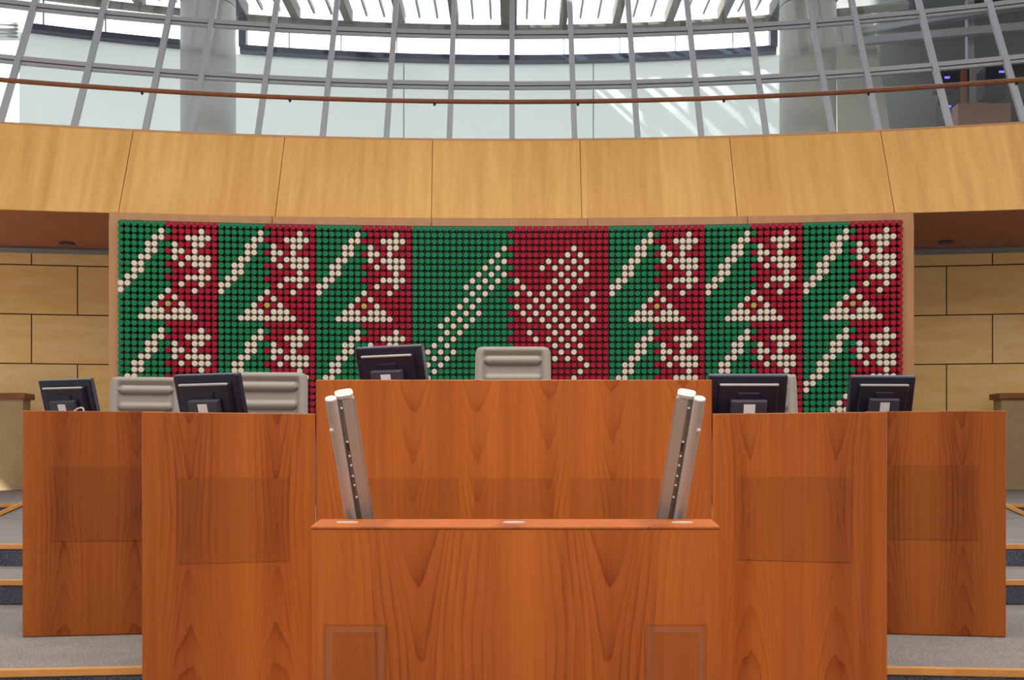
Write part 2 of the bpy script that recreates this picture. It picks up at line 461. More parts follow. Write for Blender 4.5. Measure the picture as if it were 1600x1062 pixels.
# ------------------------------------------------------------------ sandstone wall and soffit
PB = Arc(17.35, 1.039)                # lower edge of the gallery parapet
PT = Arc(18.0, 1.0549)                # upper edge
WL = Arc(PB.D*1.186, 1.039)           # stone wall
ZPB = EYE+370*17.35/F
ZPT = EYE+492*18.0/F
def rows(arc, p0, p1, n, z, ext=0.0):
    return [arc.at(p0+(p1-p0)*i/n, z)+arc.n(p0+(p1-p0)*i/n)*ext for i in range(n+1)]
def arc_wall(name, arc, p0, p1, z0, z1, mat, th=.2, n=40, voff=0.0):
    m = MB()
    rings = []; uvs = []
    for i in range(n+1):
        ph = p0+(p1-p0)*i/n; a = arc.at(ph); o = arc.n(ph)*th; u = arc.R*ph
        rings.append([Vector((a.x, a.y, z0)), Vector((a.x, a.y, z1)), Vector((a.x, a.y, z1))+o, Vector((a.x, a.y, z0))+o])
        uvs.append([(u, z0+voff), (u, z1+voff), (u, z1+voff), (u, z0+voff)])
    m.loopsweep(rings, uvs)
    return m.build(name, mat)
voff = -EYE+.145+.929*2
for nm, a, b in (('wall_left', WL.phi(-170), WL.phi(330)), ('wall_right', WL.phi(1270), WL.phi(1770))):
    tag(arc_wall(nm, WL, a, b, ZD, ZPB-.03, M['stone'], voff=voff), kind='structure')
for nm, a, b in (('baseboard_left', WL.phi(-170), WL.phi(330)), ('baseboard_right', WL.phi(1270), WL.phi(1770))):
    ar = Arc(WL.D-.03, R=WL.R-.03)
    tag(arc_wall(nm, ar, a, b, ZD, ZD+.05, M['white'], th=.03), kind='structure')
for nm, a, b in (('trim_left', WL.phi(-170), WL.phi(330)), ('trim_right', WL.phi(1270), WL.phi(1770))):
    ar = Arc(WL.D-.12, R=WL.R-.12)
    tag(arc_wall(nm, ar, a, b, ZPB-.10, ZPB-.03, M['greywall'], th=.12), kind='structure')
# soffit
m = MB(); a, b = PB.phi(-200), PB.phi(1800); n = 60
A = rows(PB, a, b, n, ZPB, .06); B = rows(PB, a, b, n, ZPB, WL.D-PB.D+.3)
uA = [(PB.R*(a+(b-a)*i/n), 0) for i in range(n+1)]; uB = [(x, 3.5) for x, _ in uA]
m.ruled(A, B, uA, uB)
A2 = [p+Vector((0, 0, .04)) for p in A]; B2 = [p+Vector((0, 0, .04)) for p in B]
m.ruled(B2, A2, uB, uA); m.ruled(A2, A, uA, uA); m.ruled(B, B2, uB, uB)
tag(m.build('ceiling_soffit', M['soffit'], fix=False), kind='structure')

# ------------------------------------------------------------------ gallery parapet: a leaning ring of maple panels
seams_b = [-280, -55, 185, 430, 674, 909, 1152, 1398, 1640, 1880]
seams_t = [-260, -35, 208, 445, 676, 906, 1140, 1376, 1615, 1860]
par = empty('wall_upper', kind='structure')
m = MB()
for i in range(len(seams_b)-1):
    pb0, pb1 = PB.phi(seams_b[i]), PB.phi(seams_b[i+1]); pt0, pt1 = PT.phi(seams_t[i]), PT.phi(seams_t[i+1])
    gb, gt = .006/PB.R, .006/PT.R; k = 10
    rings = []; uvs = []
    for j in range(k+1):
        f = j/k
        fb = (pb0+gb)+(pb1-pb0-2*gb)*f; ft = (pt0+gt)+(pt1-pt0-2*gt)*f
        lo, hi = PB.at(fb, ZPB-.01), PT.at(ft, ZPT-.02)
        o = PB.n(fb)*.05; u = PB.R*fb
        rings.append([lo, hi, hi+o, lo+o]); uvs.append([(u, 0), (u, 1.6), (u, 1.6), (u, 0)])
    m.loopsweep(rings, uvs)
m.build('panelling', M['maple'], par)
# dark backing behind the seams, and the top cap
m = MB(); a, b, n = PB.phi(-250), PB.phi(1850), 60; at, bt = PT.phi(-240), PT.phi(1840)
rings = []
for i in range(n+1):
    f = i/n; fb = a+(b-a)*f; ft = at+(bt-at)*f
    lo = PB.at(fb, ZPB+.05)+PB.n(fb)*.075; hi = PT.at(ft, ZPT-.02)+PT.n(ft)*.055
    rings.append([lo, hi, hi+PT.n(ft)*.25, lo+PB.n(fb)*.25])
m.loopsweep(rings); m.build('backing', M['frame_wood'], par)
m = MB(); rings = []
for i in range(n+1):
    ft = at+(bt-at)*i/n; p = PT.at(ft, ZPT); o = PT.n(ft); u = PT.R*ft
    rings.append([p-o*.004+Vector((0, 0, -.02)), p-o*.004+Vector((0, 0, .015)), p+o*.40+Vector((0, 0, .015)), p+o*.40+Vector((0, 0, -.02))])
m.loopsweep(rings); m.build('capping', M['frame_wood'], par)

# balustrade: wooden handrail on glass panels
HR = Arc(18.1, 1.0626); ZH = EYE+551*18.1/F
bal = empty('balustrade', (0, 18.1, ZPT), label='gallery balustrade of clear glass panels under a long brown wooden handrail', cat='railing')
m = MB(); a, b = HR.phi(-150), HR.phi(1750)
m.tube([HR.at(a+(b-a)*i/80, ZH) for i in range(81)], .040, 12); m.build('handrail', M['rail'], bal, smooth=True)
js = [-240, -10, 222, 453, 679, 903, 1131, 1357, 1588, 1820]
for i in range(len(js)-1):
    f0, f1 = HR.phi(js[i]), HR.phi(js[i+1]); g = .006/HR.R; k = 8; rings = []
    for j in range(k+1):
        f = f0+g+(f1-f0-2*g)*j/k; p = HR.at(f); o = HR.n(f)*.012
        lo = Vector((p.x, p.y, ZPT+.016)); hi = Vector((p.x, p.y, ZH-.03))
        rings.append([lo-o/2, hi-o/2, hi+o/2, lo+o/2])
    m = MB(); m.loopsweep(rings); m.build('glass_panel', M['rail_glass'], bal)
for j in js[1:-1]:
    f = HR.phi(j); p = HR.at(f)
    m = MB(); m.cyl((p.x, p.y, ZH-.075), (p.x, p.y, ZH-.03), .018, .028, 10)
    m.build('rail_bracket', M['lamp_dark'], bal, smooth=True)

# ------------------------------------------------------------------ leaning curtain wall
GB, GT = Arc(20.0, R=32.0), Arc(22.3, R=31.4)
ZGB, ZGT = EYE+5.3, EYE+10.45
def glz(ph, f): return GB.at(ph, ZGB).lerp(GT.at(ph, ZGT), f)
dphi = .0378
units = [0, 1, 2, 3, 4, 5, 5.68, 6.70, 7.72, 8.74, 9.76]
mph = sorted([-u*dphi for u in units[1:]]+[u*dphi for u in units])
win = empty('window_1', kind='structure')
for ph in mph:
    m = MB(); o = GB.n(ph)
    a, b = glz(ph, -.02), glz(ph, 1.02)
    m.bar(a, b, .105, .16, o); m.build('mullion', M['steel'], win, bevel=.01)
def zfrac(py, px=800):   # where the leaning centre line meets an image row
    lo, hi = 0.0, 1.0
    for _ in range(40):
        k = (lo+hi)/2; p = glz(0, k)
        if HOR-(p.z-EYE)/p.y*F > py: lo = k
        else: hi = k
    return (lo+hi)/2
TR = [zfrac(131.5), zfrac(52), zfrac(-32)]
for f in TR:
    m = MB(); g = MB()
    for i in range(len(mph)-1):
        p, q = glz(mph[i], f), glz(mph[i+1], f)
        d = (q-p).normalized()*.04
        m.bar(p+d, q-d, .10, .085)
        dz = Vector((0, .0, -.049)); g.bar(p+d+dz, q-d+dz, .09, .016)
        dz = Vector((0, .0, -.084)); m.bar(p+d+dz, q-d+dz, .08, .055)
    m.build('transom', M['steel'], win, bevel=.008); g.build('gasket', M['gasket'], win)
m = MB()
for i in range(len(mph)-1):
    p0, p1 = mph[i]+.0013, mph[i+1]-.0013
    fs = [-.02]+TR+[1.02]
    for j in range(len(fs)-1):
        f0, f1 = fs[j]+.008, fs[j+1]-.008
        c = [glz(p0, f0), glz(p1, f0), glz(p1, f1), glz(p0, f1)]; o = GB.n(p0)*.012+Vector((0, 0, -.006))
        o2 = GB.n(p0)*.03
        m.hexa([x+o2 for x in c], [x+o2+o for x in c])
m.build('glass', M['glass'], win)

# ------------------------------------------------------------------ outer gallery wall: frosted glass, dark rail, clear band, glazed roof
OW = Arc(24.0, 1.0797, off=750)
ZBAR = EYE+615*24.0/F; ZRF = EYE+663*24.0/F
def seg(px): return OW.phi(px)
w2 = empty('window_2', kind='structure')
m = MB(); a, b = seg(30), seg(1222); rings = []; uvs = []
for j in range(61):
    ph = a+(b-a)*j/60; p = OW.at(ph); o = OW.n(ph)*.02; u = OW.R*ph
    rings.append([Vector((p.x, p.y, EYE+4.6)), Vector((p.x, p.y, ZBAR-.08)), Vector((p.x, p.y, ZBAR-.08))+o, Vector((p.x, p.y, EYE+4.6))+o])
    uvs.append([(u, 0), (u, 4), (u, 4), (u, 0)])
m.loopsweep(rings, uvs)
m.build('frosted_pane', M['frosted'], w2)
m = MB()
for px in (631, 927):
    p = OW.at(seg(px)); m.box((p.x, p.y-.012, EYE+6.7), (.02, .02, 4.3))
m.build('joint', M['joint'], w2)
for (x0, x1) in ((46, 290), (375, 1213)):
    m = MB(); rings = []; a, b = seg(x0), seg(x1)
    for j in range(31):
        ph = a+(b-a)*j/30; p = OW.at(ph); o = OW.n(ph)
        rings.append([p-o*.22+Vector((0, 0, ZBAR-.075)), p-o*.10+Vector((0, 0, ZBAR+.10)), p+o*.06+Vector((0, 0, ZBAR+.10)), p+o*.06+Vector((0, 0, ZBAR-.075))])
    m.loopsweep(rings); m.build('sill_rail', M['steel_dark'], w2)
m = MB()
for px in (381, 1207):
    p = OW.at(seg(px)); m.box((p.x, p.y-.05, (ZBAR+ZRF)/2+.1), (.16, .2, ZRF-ZBAR+.1))
m.build('end_post', M['steel_dark'], w2)
m = MB()
for px in (68, 165, 262, 452, 533, 620, 708, 881, 968, 1055, 1145):
    p = OW.at(seg(px)); m.box((p.x, p.y, (ZBAR+ZRF)/2), (.022, .03, ZRF-ZBAR))
m.build('clear_band_joint', M['joint'], w2)
m = MB(); rings = []; a, b = seg(30), seg(1222)
for j in range(31):
    ph = a+(b-a)*j/30; p = OW.at(ph); o = OW.n(ph)*.012
    rings.append([p+Vector((0, 0, ZBAR+.1)), p+Vector((0, 0, ZRF)), p+o+Vector((0, 0, ZRF)), p+o+Vector((0, 0, ZBAR+.1))])
m.loopsweep(rings); m.build('clear_pane', M['glass'], w2)

# glazed roof of the gallery
rf = empty('ceiling_glazed', kind='structure')
m = MB(); rings = []; a, b = seg(-260), seg(1420)
for j in range(41):
    ph = a+(b-a)*j/40; p = OW.at(ph); o = OW.n(ph)
    rings.append([p-o*.15+Vector((0, 0, ZRF)), p-o*.15+Vector((0, 0, ZRF+.06)), p+o*.15+Vector((0, 0, ZRF+.06)), p+o*.15+Vector((0, 0, ZRF))])
m.loopsweep(rings); m.build('edge_beam', M['taupe'], rf)
beams = [795+84*k*(1-.004*abs(k)) for k in range(-11, 7)]
cl = []
for px in beams:
    ph = seg(px); p = OW.at(ph); cl.append(p)
    w = .36 if abs(px-795) < 5 else .17
    m = MB(); m.box((p.x, p.y-1.75, ZRF+.16), (w, 3.4, .30)); m.build('rafter', M['taupe'], rf)
m = MB()
for i in range(len(cl)-1):
    for t in (1/3, 2/3):
        q = cl[i].lerp(cl[i+1], t); m.box((q.x, q.y-1.75, ZRF+.26), (.045, 3.4, .10))
m.build('glazing_bar', M['steel'], rf)
m = MB(); m.hexa([Vector((cl[0].x, 20.2, ZRF+.36)), Vector((cl[-1].x, 20.2, ZRF+.36)), Vector((cl[-1].x, 24.2, ZRF+.36)), Vector((cl[0].x, 24.2, ZRF+.36))],
                [Vector((cl[0].x, 20.2, ZRF+.375)), Vector((cl[-1].x, 20.2, ZRF+.375)), Vector((cl[-1].x, 24.2, ZRF+.375)), Vector((cl[0].x, 24.2, ZRF+.375))])
m.build('roof_glass', M['glass'], rf)
m = MB()
for px in (381, 1207):
    p = OW.at(seg(px)); m.box((p.x, p.y-1.9, ZRF+.12), (.17, 3.4, .26))
m.build('dark_rafter', M['steel_dark'], rf)

gf = MB(); gf.box((0, 22.2, EYE+4.5), (40, 7.2, .2)); tag(gf.build('floor_gallery', M['greywall']), kind='structure')
# columns
def column(name, px, Y, w, mat):
    x = (px-800)*Y/F; r = w*Y/F/2
    root = empty(name, (x, Y, EYE+4.6), kind='structure')
    m = MB(); m.cyl((x, Y, EYE+4.6), (x, Y, EYE+698*Y/F), r, n=48); m.build('shaft', mat, root, smooth=True)
    m = MB(); m.cyl((x, Y, EYE+698*Y/F), (x, Y, EYE+700*Y/F), r*.97, n=48); m.build('shadow_joint', M['gasket'], root, smooth=True)
    m = MB(); m.cyl((x, Y, EYE+700*Y/F), (x, Y, EYE+780*Y/F), r, n=48); m.build('upper_shaft', mat, root, smooth=True)
column('column_left', 325.5, 22.4, 84, M['white'])  # whiter than its twin: window light on it is put into the colour
column('column_right', 1262, 22.4, 86, M['column'])
# pale pier and dim side room to the right, behind the glass
root = empty('wall_side_room', kind='structure')
m = MB()
a, b, c, d = P(1309, 260, 23.4), P(1400, 260, 23.4), P(1362, 20, 23.4), P(1306, 20, 23.4)
o = Vector((.1, .5, 0)); m.hexa([a, b, c, d], [a+o, b+o, c+o, d+o]); m.build('pier', M['column'], root)
m = MB(); m.hexa([Vector((7.2, 25.0, EYE+4.6)), Vector((20, 21.5, EYE+4.6)), Vector((20, 21.5, EYE+11)), Vector((7.2, 25.0, EYE+11))],
                 [Vector((7.2, 25.2, EYE+4.6)), Vector((20, 21.7, EYE+4.6)), Vector((20, 21.7, EYE+11)), Vector((7.2, 25.2, EYE+11))])
m.build('back_wall', M['greywall'], root)
m = MB(); m.box((14.2, 23.2, EYE+10.2), (10.8, 5.0, .2)); m.build('roof_slab', M['dark'], root)
m = MB()
m.bar(P(1330, 66, 23.0), P(1620, 40, 22.0), .14, .16); m.bar(P(1345, 50, 23.2), P(1620, 6, 22.0), .2, .12)
m.bar(P(1515, 100, 22.8), P(1515, 0, 22.8), .14, .14, Vector((0, 1, 0)))
m.build('ceiling_beam', M['steel'], root)
# the booth front: dark glazed panel
m = MB(); a, b, c, d = P(1466, 215, 22.4), P(1680, 215, 21.6), P(1680, 92, 21.6), P(1466, 104, 22.4)
o = Vector((.05, .15, 0)); m.hexa([a, b, c, d], [a+o, b+o, c+o, d+o]); m.build('booth_front', M['dark'], root)
m = MB(); m.bar(P(1506, 200, 22.1), P(1506, 110, 22.1), .10, .08, Vector((0, 1, 0))); m.build('booth_post', M['redbrown'], root)
m = MB(); m.bar(P(1527, 200, 22.0), P(1527, 104, 22.0), .30, .06, Vector((0, 1, 0))); m.build('booth_panel', M['greywall'], root)

def wallbox(name, px0, px1, py0, py1, Y, dep, mat, label, cat, led=None, group=None):
    a, b = P(px0, py1, Y), P(px1, py0, Y)
    r = empty(name, (a.x/2+b.x/2, Y+dep/2, a.z), label=label, cat=cat, group=group)
    m = MB(); m.box(((a.x+b.x)/2, Y+dep/2, (a.z+b.z)/2), (b.x-a.x, dep, b.z-a.z)); m.build('housing', mat, r, bevel=.012)
    if led:
        q = P(led[0], led[1], Y-.012); m = MB(); m.box(q, (.10, .02, .035)); m.build('indicator_light', M['led'], r)
    return r
wallbox('equipment_box', 1469, 1499, 112, 138, 21.3, .4, M['black'], 'dark equipment box with a blue light, just above the handrail behind the gallery glass', 'equipment', (1480, 121))
wallbox('equipment_box', 1475, 1500, 158, 200, 21.3, .4, M['black'], 'dark equipment box with a blue light, below the handrail beside the brown cabinet', 'equipment', (1482, 166))
wallbox('equipment_box', 1539, 1572, 104, 150, 21.1, .4, M['black'], 'wide dark equipment box with a blue light above the brown cabinet', 'equipment', (1565, 112))
wallbox('cabinet', 1497, 1580, 161, 215, 20.9, .35, M['brown'], 'plain brown cabinet standing behind the gallery glass at the far right', 'cabinet')
# pale blind box at the left end
r = empty('window_blind', P(8, 60, 24), label='white rolled blind under the roof beyond the left end of the frosted wall', cat='blind')
m = MB(); a, b = P(-40, 58, 24.2), P(28, 34, 24.2); m.box(((a.x+b.x)/2, 24.3, (a.z+b.z)/2), (b.x-a.x, .3, b.z-a.z)); m.build('cassette', M['white'], r, bevel=.05)
m = MB(); 
for k in range(4): m.bar(P(-40, 36+k*6, 24.1), P(28, 40+k*6, 24.1), .03, .03)
m.build('slat_edge', M['greywall'], r)

# ------------------------------------------------------------------ the peg relief
MD = 17.0
MU = Arc(MD, 1.030, off=628)
ZMT = EYE+368*MD/F; ZMB = EYE+.02
mural = empty('peg_relief', (0, MD, ZD), label='long curved wall relief of green, red and cream round pegs in a wooden frame', cat='wall relief')
pa, pb_ = MU.phi(170), MU.phi(1428)
seams = [pa, MU.phi(425), MU.phi(674), MU.phi(918), MU.phi(1168), pb_]
ia, ib = MU.phi(186), MU.phi(1409)      # peg field
zft = EYE+(HOR-353.2)*MD/F              # top of the peg field
fr = MB()
def fring(ph, d0, d1, z0, z1):
    p = MU.at(ph); o = MU.n(ph); u = MU.R*ph
    return ([p+o*d0+Vector((0, 0, z0)), p+o*d0+Vector((0, 0, z1)), p+o*d1+Vector((0, 0, z1)), p+o*d1+Vector((0, 0, z0))],
            [(u, z0), (u, z1), (u, z1), (u, z0)])
for i in range(5):
    a, b = seams[i]+.00015, seams[i+1]-.00015
    rr = [fring(a+(b-a)*j/8, 0, .3, zft, ZMT) for j in range(9)]
    fr.loopsweep([x[0] for x in rr], [x[1] for x in rr])
for a, b in ((pa, ia), (ib, pb_)):
    rr = [fring(a+(b-a)*j/2, 0, .3, ZD, zft) for j in range(3)]
    fr.loopsweep([x[0] for x in rr], [x[1] for x in rr])
fr.build('frame', M['frame_wood'], mural)
bd = MB(); rr = [fring(ia+(ib-ia)*j/40, .015, .28, ZD, zft) for j in range(41)]
bd.loopsweep([x[0] for x in rr], [x[1] for x in rr]); bd.build('backboard', M['board'], mural)
# colours of the pegs, read row by row: 7 fields (three small, the large one, three small)
SM = {1: [6, 12], 2: [5, 6, 10, 11, 12, 13], 3: [4, 5, 8, 11, 12], 4: [4, 5, 8, 9, 11], 5: [3, 4, 8, 10, 11, 12, 13],
      6: [2, 3, 9, 11, 12, 13], 7: [2, 3, 12], 8: [1, 2, 10, 11, 12, 13], 9: [0, 1, 9, 12], 10: [0, 7, 11], 11: [6, 8],
      12: [5, 9], 13: [4, 5, 6, 8, 9, 10], 14: [3, 4, 5, 6, 7, 8, 9, 10, 11], 15: []}
BG = {3: [14, 25], 4: [13, 24, 26], 5: [12, 14, 21, 23, 25, 27], 6: [11, 13, 20, 22, 24, 26], 7: [10, 12, 14, 23, 25, 27],
      8: [9, 11, 13, 16, 22, 24, 26], 9: [8, 10, 12, 17, 21, 23, 25], 10: [9, 11, 16, 18, 20, 22, 24, 28], 11: [8, 10, 19, 21, 23, 27],
      12: [7, 9, 16, 18, 20, 22, 24, 28], 13: [6, 8, 10, 17, 19, 21, 23, 25, 27], 14: [5, 7, 9, 18, 20, 22, 24, 26, 28],
      15: [4, 6, 8, 21, 23, 25, 27], 16: [5, 7, 18, 22, 24, 26], 17: [4, 6, 19, 21, 23, 25], 18: [3, 5, 22, 24, 26], 19: [2, 4, 6, 23, 25],
      20: [3, 5, 22, 24, 26], 21: [2, 4, 27], 22: [3, 26], 23: [2, 25]}
def colour(c, r):
    if 45 <= c < 76:
        k = c-45
        if k in BG.get(r, []): return 'cream'
        if k == 15: return 'red' if r % 2 else 'green'
        return 'green' if k < 15 else 'red'
    k = (c if c < 45 else c-76) % 15
    if r == 0: return 'green' if k < 7 else 'red'
    q = (r-1) % 15+1
    if k in SM[q]: return 'cream'
    if q == 12 and k == 7: return 'gold'
    if q in (11, 12, 13) and k in (6, 7, 8) and abs(k-7) <= q-11: return 'red'
    if k == 7: return 'green' if (q % 2 and q <= 9) else 'red' if q != 10 else 'cream'
    return 'green' if k < 7 else 'red'
NR, PITCH, PL, PR = 32, .1034, .150, .0445
def peg_geo(m, M4):
    n = 14; rings = [(-PL, PR*.90), (-PL+.004, PR), (.03, PR)]
    vs = []; fs = []
    for d, r in rings:
        for i in range(n):
            t = 2*math.pi*i/n; vs.append(M4 @ Vector((math.cos(t)*r, d, math.sin(t)*r)))
    for j in range(2):
        for i in range(n):
            a = j*n+i; b = j*n+(i+1) % n; fs.append((a, b, b+n, a+n))
    fs.append(tuple(range(n-1, -1, -1)))
    m.add(vs, fs)
pegs = {'cream': [], 'green': [], 'red': [], 'gold': []}
p0, p1 = MU.phi(191.5), MU.phi(1403.5)
zr0 = EYE+(HOR-357.6)*(MD-PL)/F
for c in range(121):
    ph = p0+(p1-p0)*c/120
    for r in range(NR):
        loc = MU.at(ph, zr0-r*PITCH)
        px = 800+loc.x/loc.y*F; py = HOR-(loc.z-EYE)/loc.y*F
        hid = py > (588 if 490 < px < 1115 else 636) or (py > 578 and 165 < px < 480) or (py > 535 and (560 < px < 665 or 738 < px < 866)) or (py > 580 and 1098 < px < 1432)
        pegs[colour(c, r)].append((hid, (loc-Vector((0, 0, EYE))).length, ph, loc))
names = {'cream': 'cream_peg', 'green': 'green_peg', 'red': 'red_peg', 'gold': 'gold_peg'}
for k, L in pegs.items():
    L.sort(key=lambda x: (x[0], x[1]))
    pm = MB(); peg_geo(pm, Matrix.Identity(4))
    first = pm.build(names[k], M[k], None, smooth=True)
    first.parent = mural
    org = parent_world(mural)
    for i, (h, d, ph, loc) in enumerate(L[:100]):
        o = first if i == 0 else first.copy()
        if i: C.objects.link(o)
        o.parent = mural
        o.location = loc-org; o.rotation_euler = (0, 0, -ph)
        o['label'] = k + ' round peg'
    if len(L) > 100:
        m = MB()
        for h, d, ph, loc in L[100:]:
            peg_geo(m, Matrix.Translation(loc) @ Matrix.Rotation(-ph, 4, 'Z'))
        o = m.build(names[k] + '_field', M[k], mural, smooth=True, fix=False)
        tag(o, label='the other ' + k + ' round pegs', kind='stuff')

# downlights in the soffit and capped stone ledges
for px, py, side in ((105, 379.5, 'left'), (1478, 377.5, 'right')):
    Y = (ZPB-EYE)*F/(HOR-py); x = (px-800)*Y/F
    r = empty('downlight', (x, Y, ZPB), label='recessed round downlight in the dark soffit at the %s end of the peg relief' % side, cat='ceiling light', group='soffit downlights')
    m = MB(); m.cyl((x, Y, ZPB-.02), (x, Y, ZPB), .135, n=24); m.build('rim', M['gasket'], r, smooth=True)
    m = MB(); m.cyl((x, Y, ZPB-.024), (x, Y, ZPB-.019), .09, n=24); m.build('reflector', M['lamp_dark'], r, smooth=True)
for sg, side in ((-1, 'left'), (1, 'right')):
    x0 = 8.8*sg; x1 = 10.6*sg
    r = empty('stone_ledge', (x0, 19.2, ZD), label='low stone ledge with a wooden cap against the sandstone wall at far %s' % side, cat='ledge', group='capped stone ledges')
    zt = EYE+(HOR-623)*19.0/F; zb = ZD
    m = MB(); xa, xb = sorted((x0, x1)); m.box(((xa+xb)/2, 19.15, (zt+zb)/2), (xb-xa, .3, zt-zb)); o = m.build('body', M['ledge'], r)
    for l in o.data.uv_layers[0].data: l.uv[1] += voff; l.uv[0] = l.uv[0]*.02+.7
    m = MB(); m.box(((xa+xb)/2, 19.15, zt+.05), (xb-xa+.12, .42, .11)); m.build('cap', M['rail'], r, bevel=.02)

# ------------------------------------------------------------------ rostrum desks
def panel(c, th=.03):     # c: bottom-left, bottom-right, top-right, top-left
    d = (c[1]-c[0]).normalized(); n = Vector((-d.y, d.x, 0)).normalized()*th
    return MB().hexa(c, [p+n for p in c]), n
ZW, ZO, ZCD = EYE+66.9*5.5/F, EYE+68.7*6.72/F, EYE+117*5.75/F
def desk(name, label, xl, yl, xr, yr, zb, zt, mat, mat_h, grilles, work, floor, legs=True, centre=False):
    ctr = Vector(((xl+xr)/2, (yl+yr)/2, zb))
    r = empty(name, ctr, label=label, cat='desk')
    c = [Vector((xl, yl, zb)), Vector((xr, yr, zb)), Vector((xr, yr, zt)), Vector((xl, yl, zt))]
    m, n = panel(c); m.build('front_panel', mat, r, bevel=.004)
    nn = n.normalized(); d = (c[1]-c[0]).normalized()
    a, b = Vector((xl, yl, 0))+n, Vector((xr, yr, 0))+n
    # raised top rail, worktop, side panels
    m = MB(); q = [a+Vector((0, 0, zt-.03)), b+Vector((0, 0, zt-.03)), b+nn*.05+Vector((0, 0, zt-.03)), a+nn*.05+Vector((0, 0, zt-.03))]
    m.hexa(q, [p+Vector((0, 0, .028)) for p in q]); m.build('top_shelf', M['desk_top'], r)
    q = [a+nn*.002+d*.035+Vector((0, 0, work-.03)), b+nn*.002-d*.035+Vector((0, 0, work-.03)), b-d*.035+nn*.50+Vector((0, 0, work-.03)), a+d*.035+nn*.50+Vector((0, 0, work-.03))]
    m = MB(); m.hexa(q, [p+Vector((0, 0, .03)) for p in q]); m.build('worktop', M['desk_top'], r)
    for s in (a+d*.12, b-d*.15):
        q = [s+Vector((0, 0, floor)), s+d*.03+Vector((0, 0, floor)), s+d*.03+nn*.48+Vector((0, 0, floor)), s+nn*.48+Vector((0, 0, floor))]
        top = work if s is a else work
        m = MB(); m.hexa(q, [p+Vector((0, 0, work+.01-floor)) for p in q]); m.build('side_panel', mat, r)
    for (x0, x1, z0, z1) in grilles:
        y = lambda x: yl+(yr-yl)*(x-xl)/(xr-xl)
        q = [Vector((x0, y(x0), z0))-nn*.0025, Vector((x1, y(x1), z0))-nn*.0025, Vector((x1, y(x1), z1))-nn*.0025, Vector((x0, y(x0), z1))-nn*.0025]
        m = MB(); m.hexa(q, [p+nn*.002 for p in q]); m.build('grille', mat_h, r)
    return r
M['desk_top'] = cherry('cherry_worktop', CH_L, CH_D, .5, 0, 1.0)
def pz(py, Y): return EYE+(HOR-py)*Y/F
# centre desk, facing straight
XC0, XC1, YCD = (493.5-800)*5.75/F, (1112.5-800)*5.75/F, 5.75
mats = [(cherry('cherry_centre'+s, CH_L, CH_D, .368, (643-800)*5.75/F, pz(850, 5.75), .15, 30, holes=h, seed=1.0)) for s, h in (('', None), ('_perforated', .0085))]
gx = lambda a, b: ((a-800)*5.75/F, (b-800)*5.75/F, pz(880, 5.75), pz(747, 5.75))
desk('desk', 'tall middle desk of orange cherry veneer with three perforated squares, behind the lectern', XC0, YCD, XC1, YCD, .0, ZCD, mats[0], mats[1],
     [gx(575, 716), gx(741, 865), gx(890, 1031)], ZCD-.12, 1.14)
# inner wings
def wing(sg, inner):
    if inner:
        o = ((222-800)*5.5/F, 5.50); i = (XC0-.001, 5.744)
        zt, zb, work, fl_ = ZW, 0.0, ZW-.12, .95
        if sg > 0: o = ((1386-800)*5.5/F, 5.50); i = (XC1+.001, 5.744)
        L, R = (o, i) if sg < 0 else (i, o)
        y = lambda px: 5.5
        cs = [290, 420] if sg < 0 else [1183, 1315]
        gr = (272, 439, 882, 747) if sg < 0 else (1166, 1335, 880, 745)
        Y = 5.5; S = (cs[1]-cs[0])*Y/F
        lab = 'cherry desk front joined to the %s side of the tall middle desk' % ('left' if sg < 0 else 'right')
    else:
        o = ((35-800)*6.72/F, 6.72); i = (-2.26, 6.86)
        if sg > 0: o = ((1572-800)*6.72/F, 6.72); i = (2.30, 6.86)
        L, R = (o, i) if sg < 0 else (i, o)
        zt, zb, work, fl_ = ZO, ZA, ZO-.12, .95
        cs = [100, 208] if sg < 0 else [1392, 1503]
        gr = (82, 225, 845, 728) if sg < 0 else (1380, 1525, 843, 726)
        Y = 6.78; S = (cs[1]-cs[0])*Y/F
        lab = 'dark red cherry desk front at the far %s, standing on the carpeted landing' % ('left' if sg < 0 else 'right')
    u0 = (cs[0]-800)*Y/F
    mm = [cherry('cherry_wing'+s, CH_L, CH_D, S, u0, pz(800, Y), .13, 30, holes=h, seed=3.0+sg+(0 if inner else 7)) for s, h in (('', None), ('_perforated', .0085))]
    g = ((gr[0]-800)*Y/F, (gr[1]-800)*Y/F, pz(gr[2], Y), pz(gr[3], Y))
    desk('desk', lab, L[0], L[1], R[0], R[1], zb, zt, mm[0], mm[1], [g], work, fl_)
for sg in (-1, 1):
    wing(sg, True); wing(sg, False)

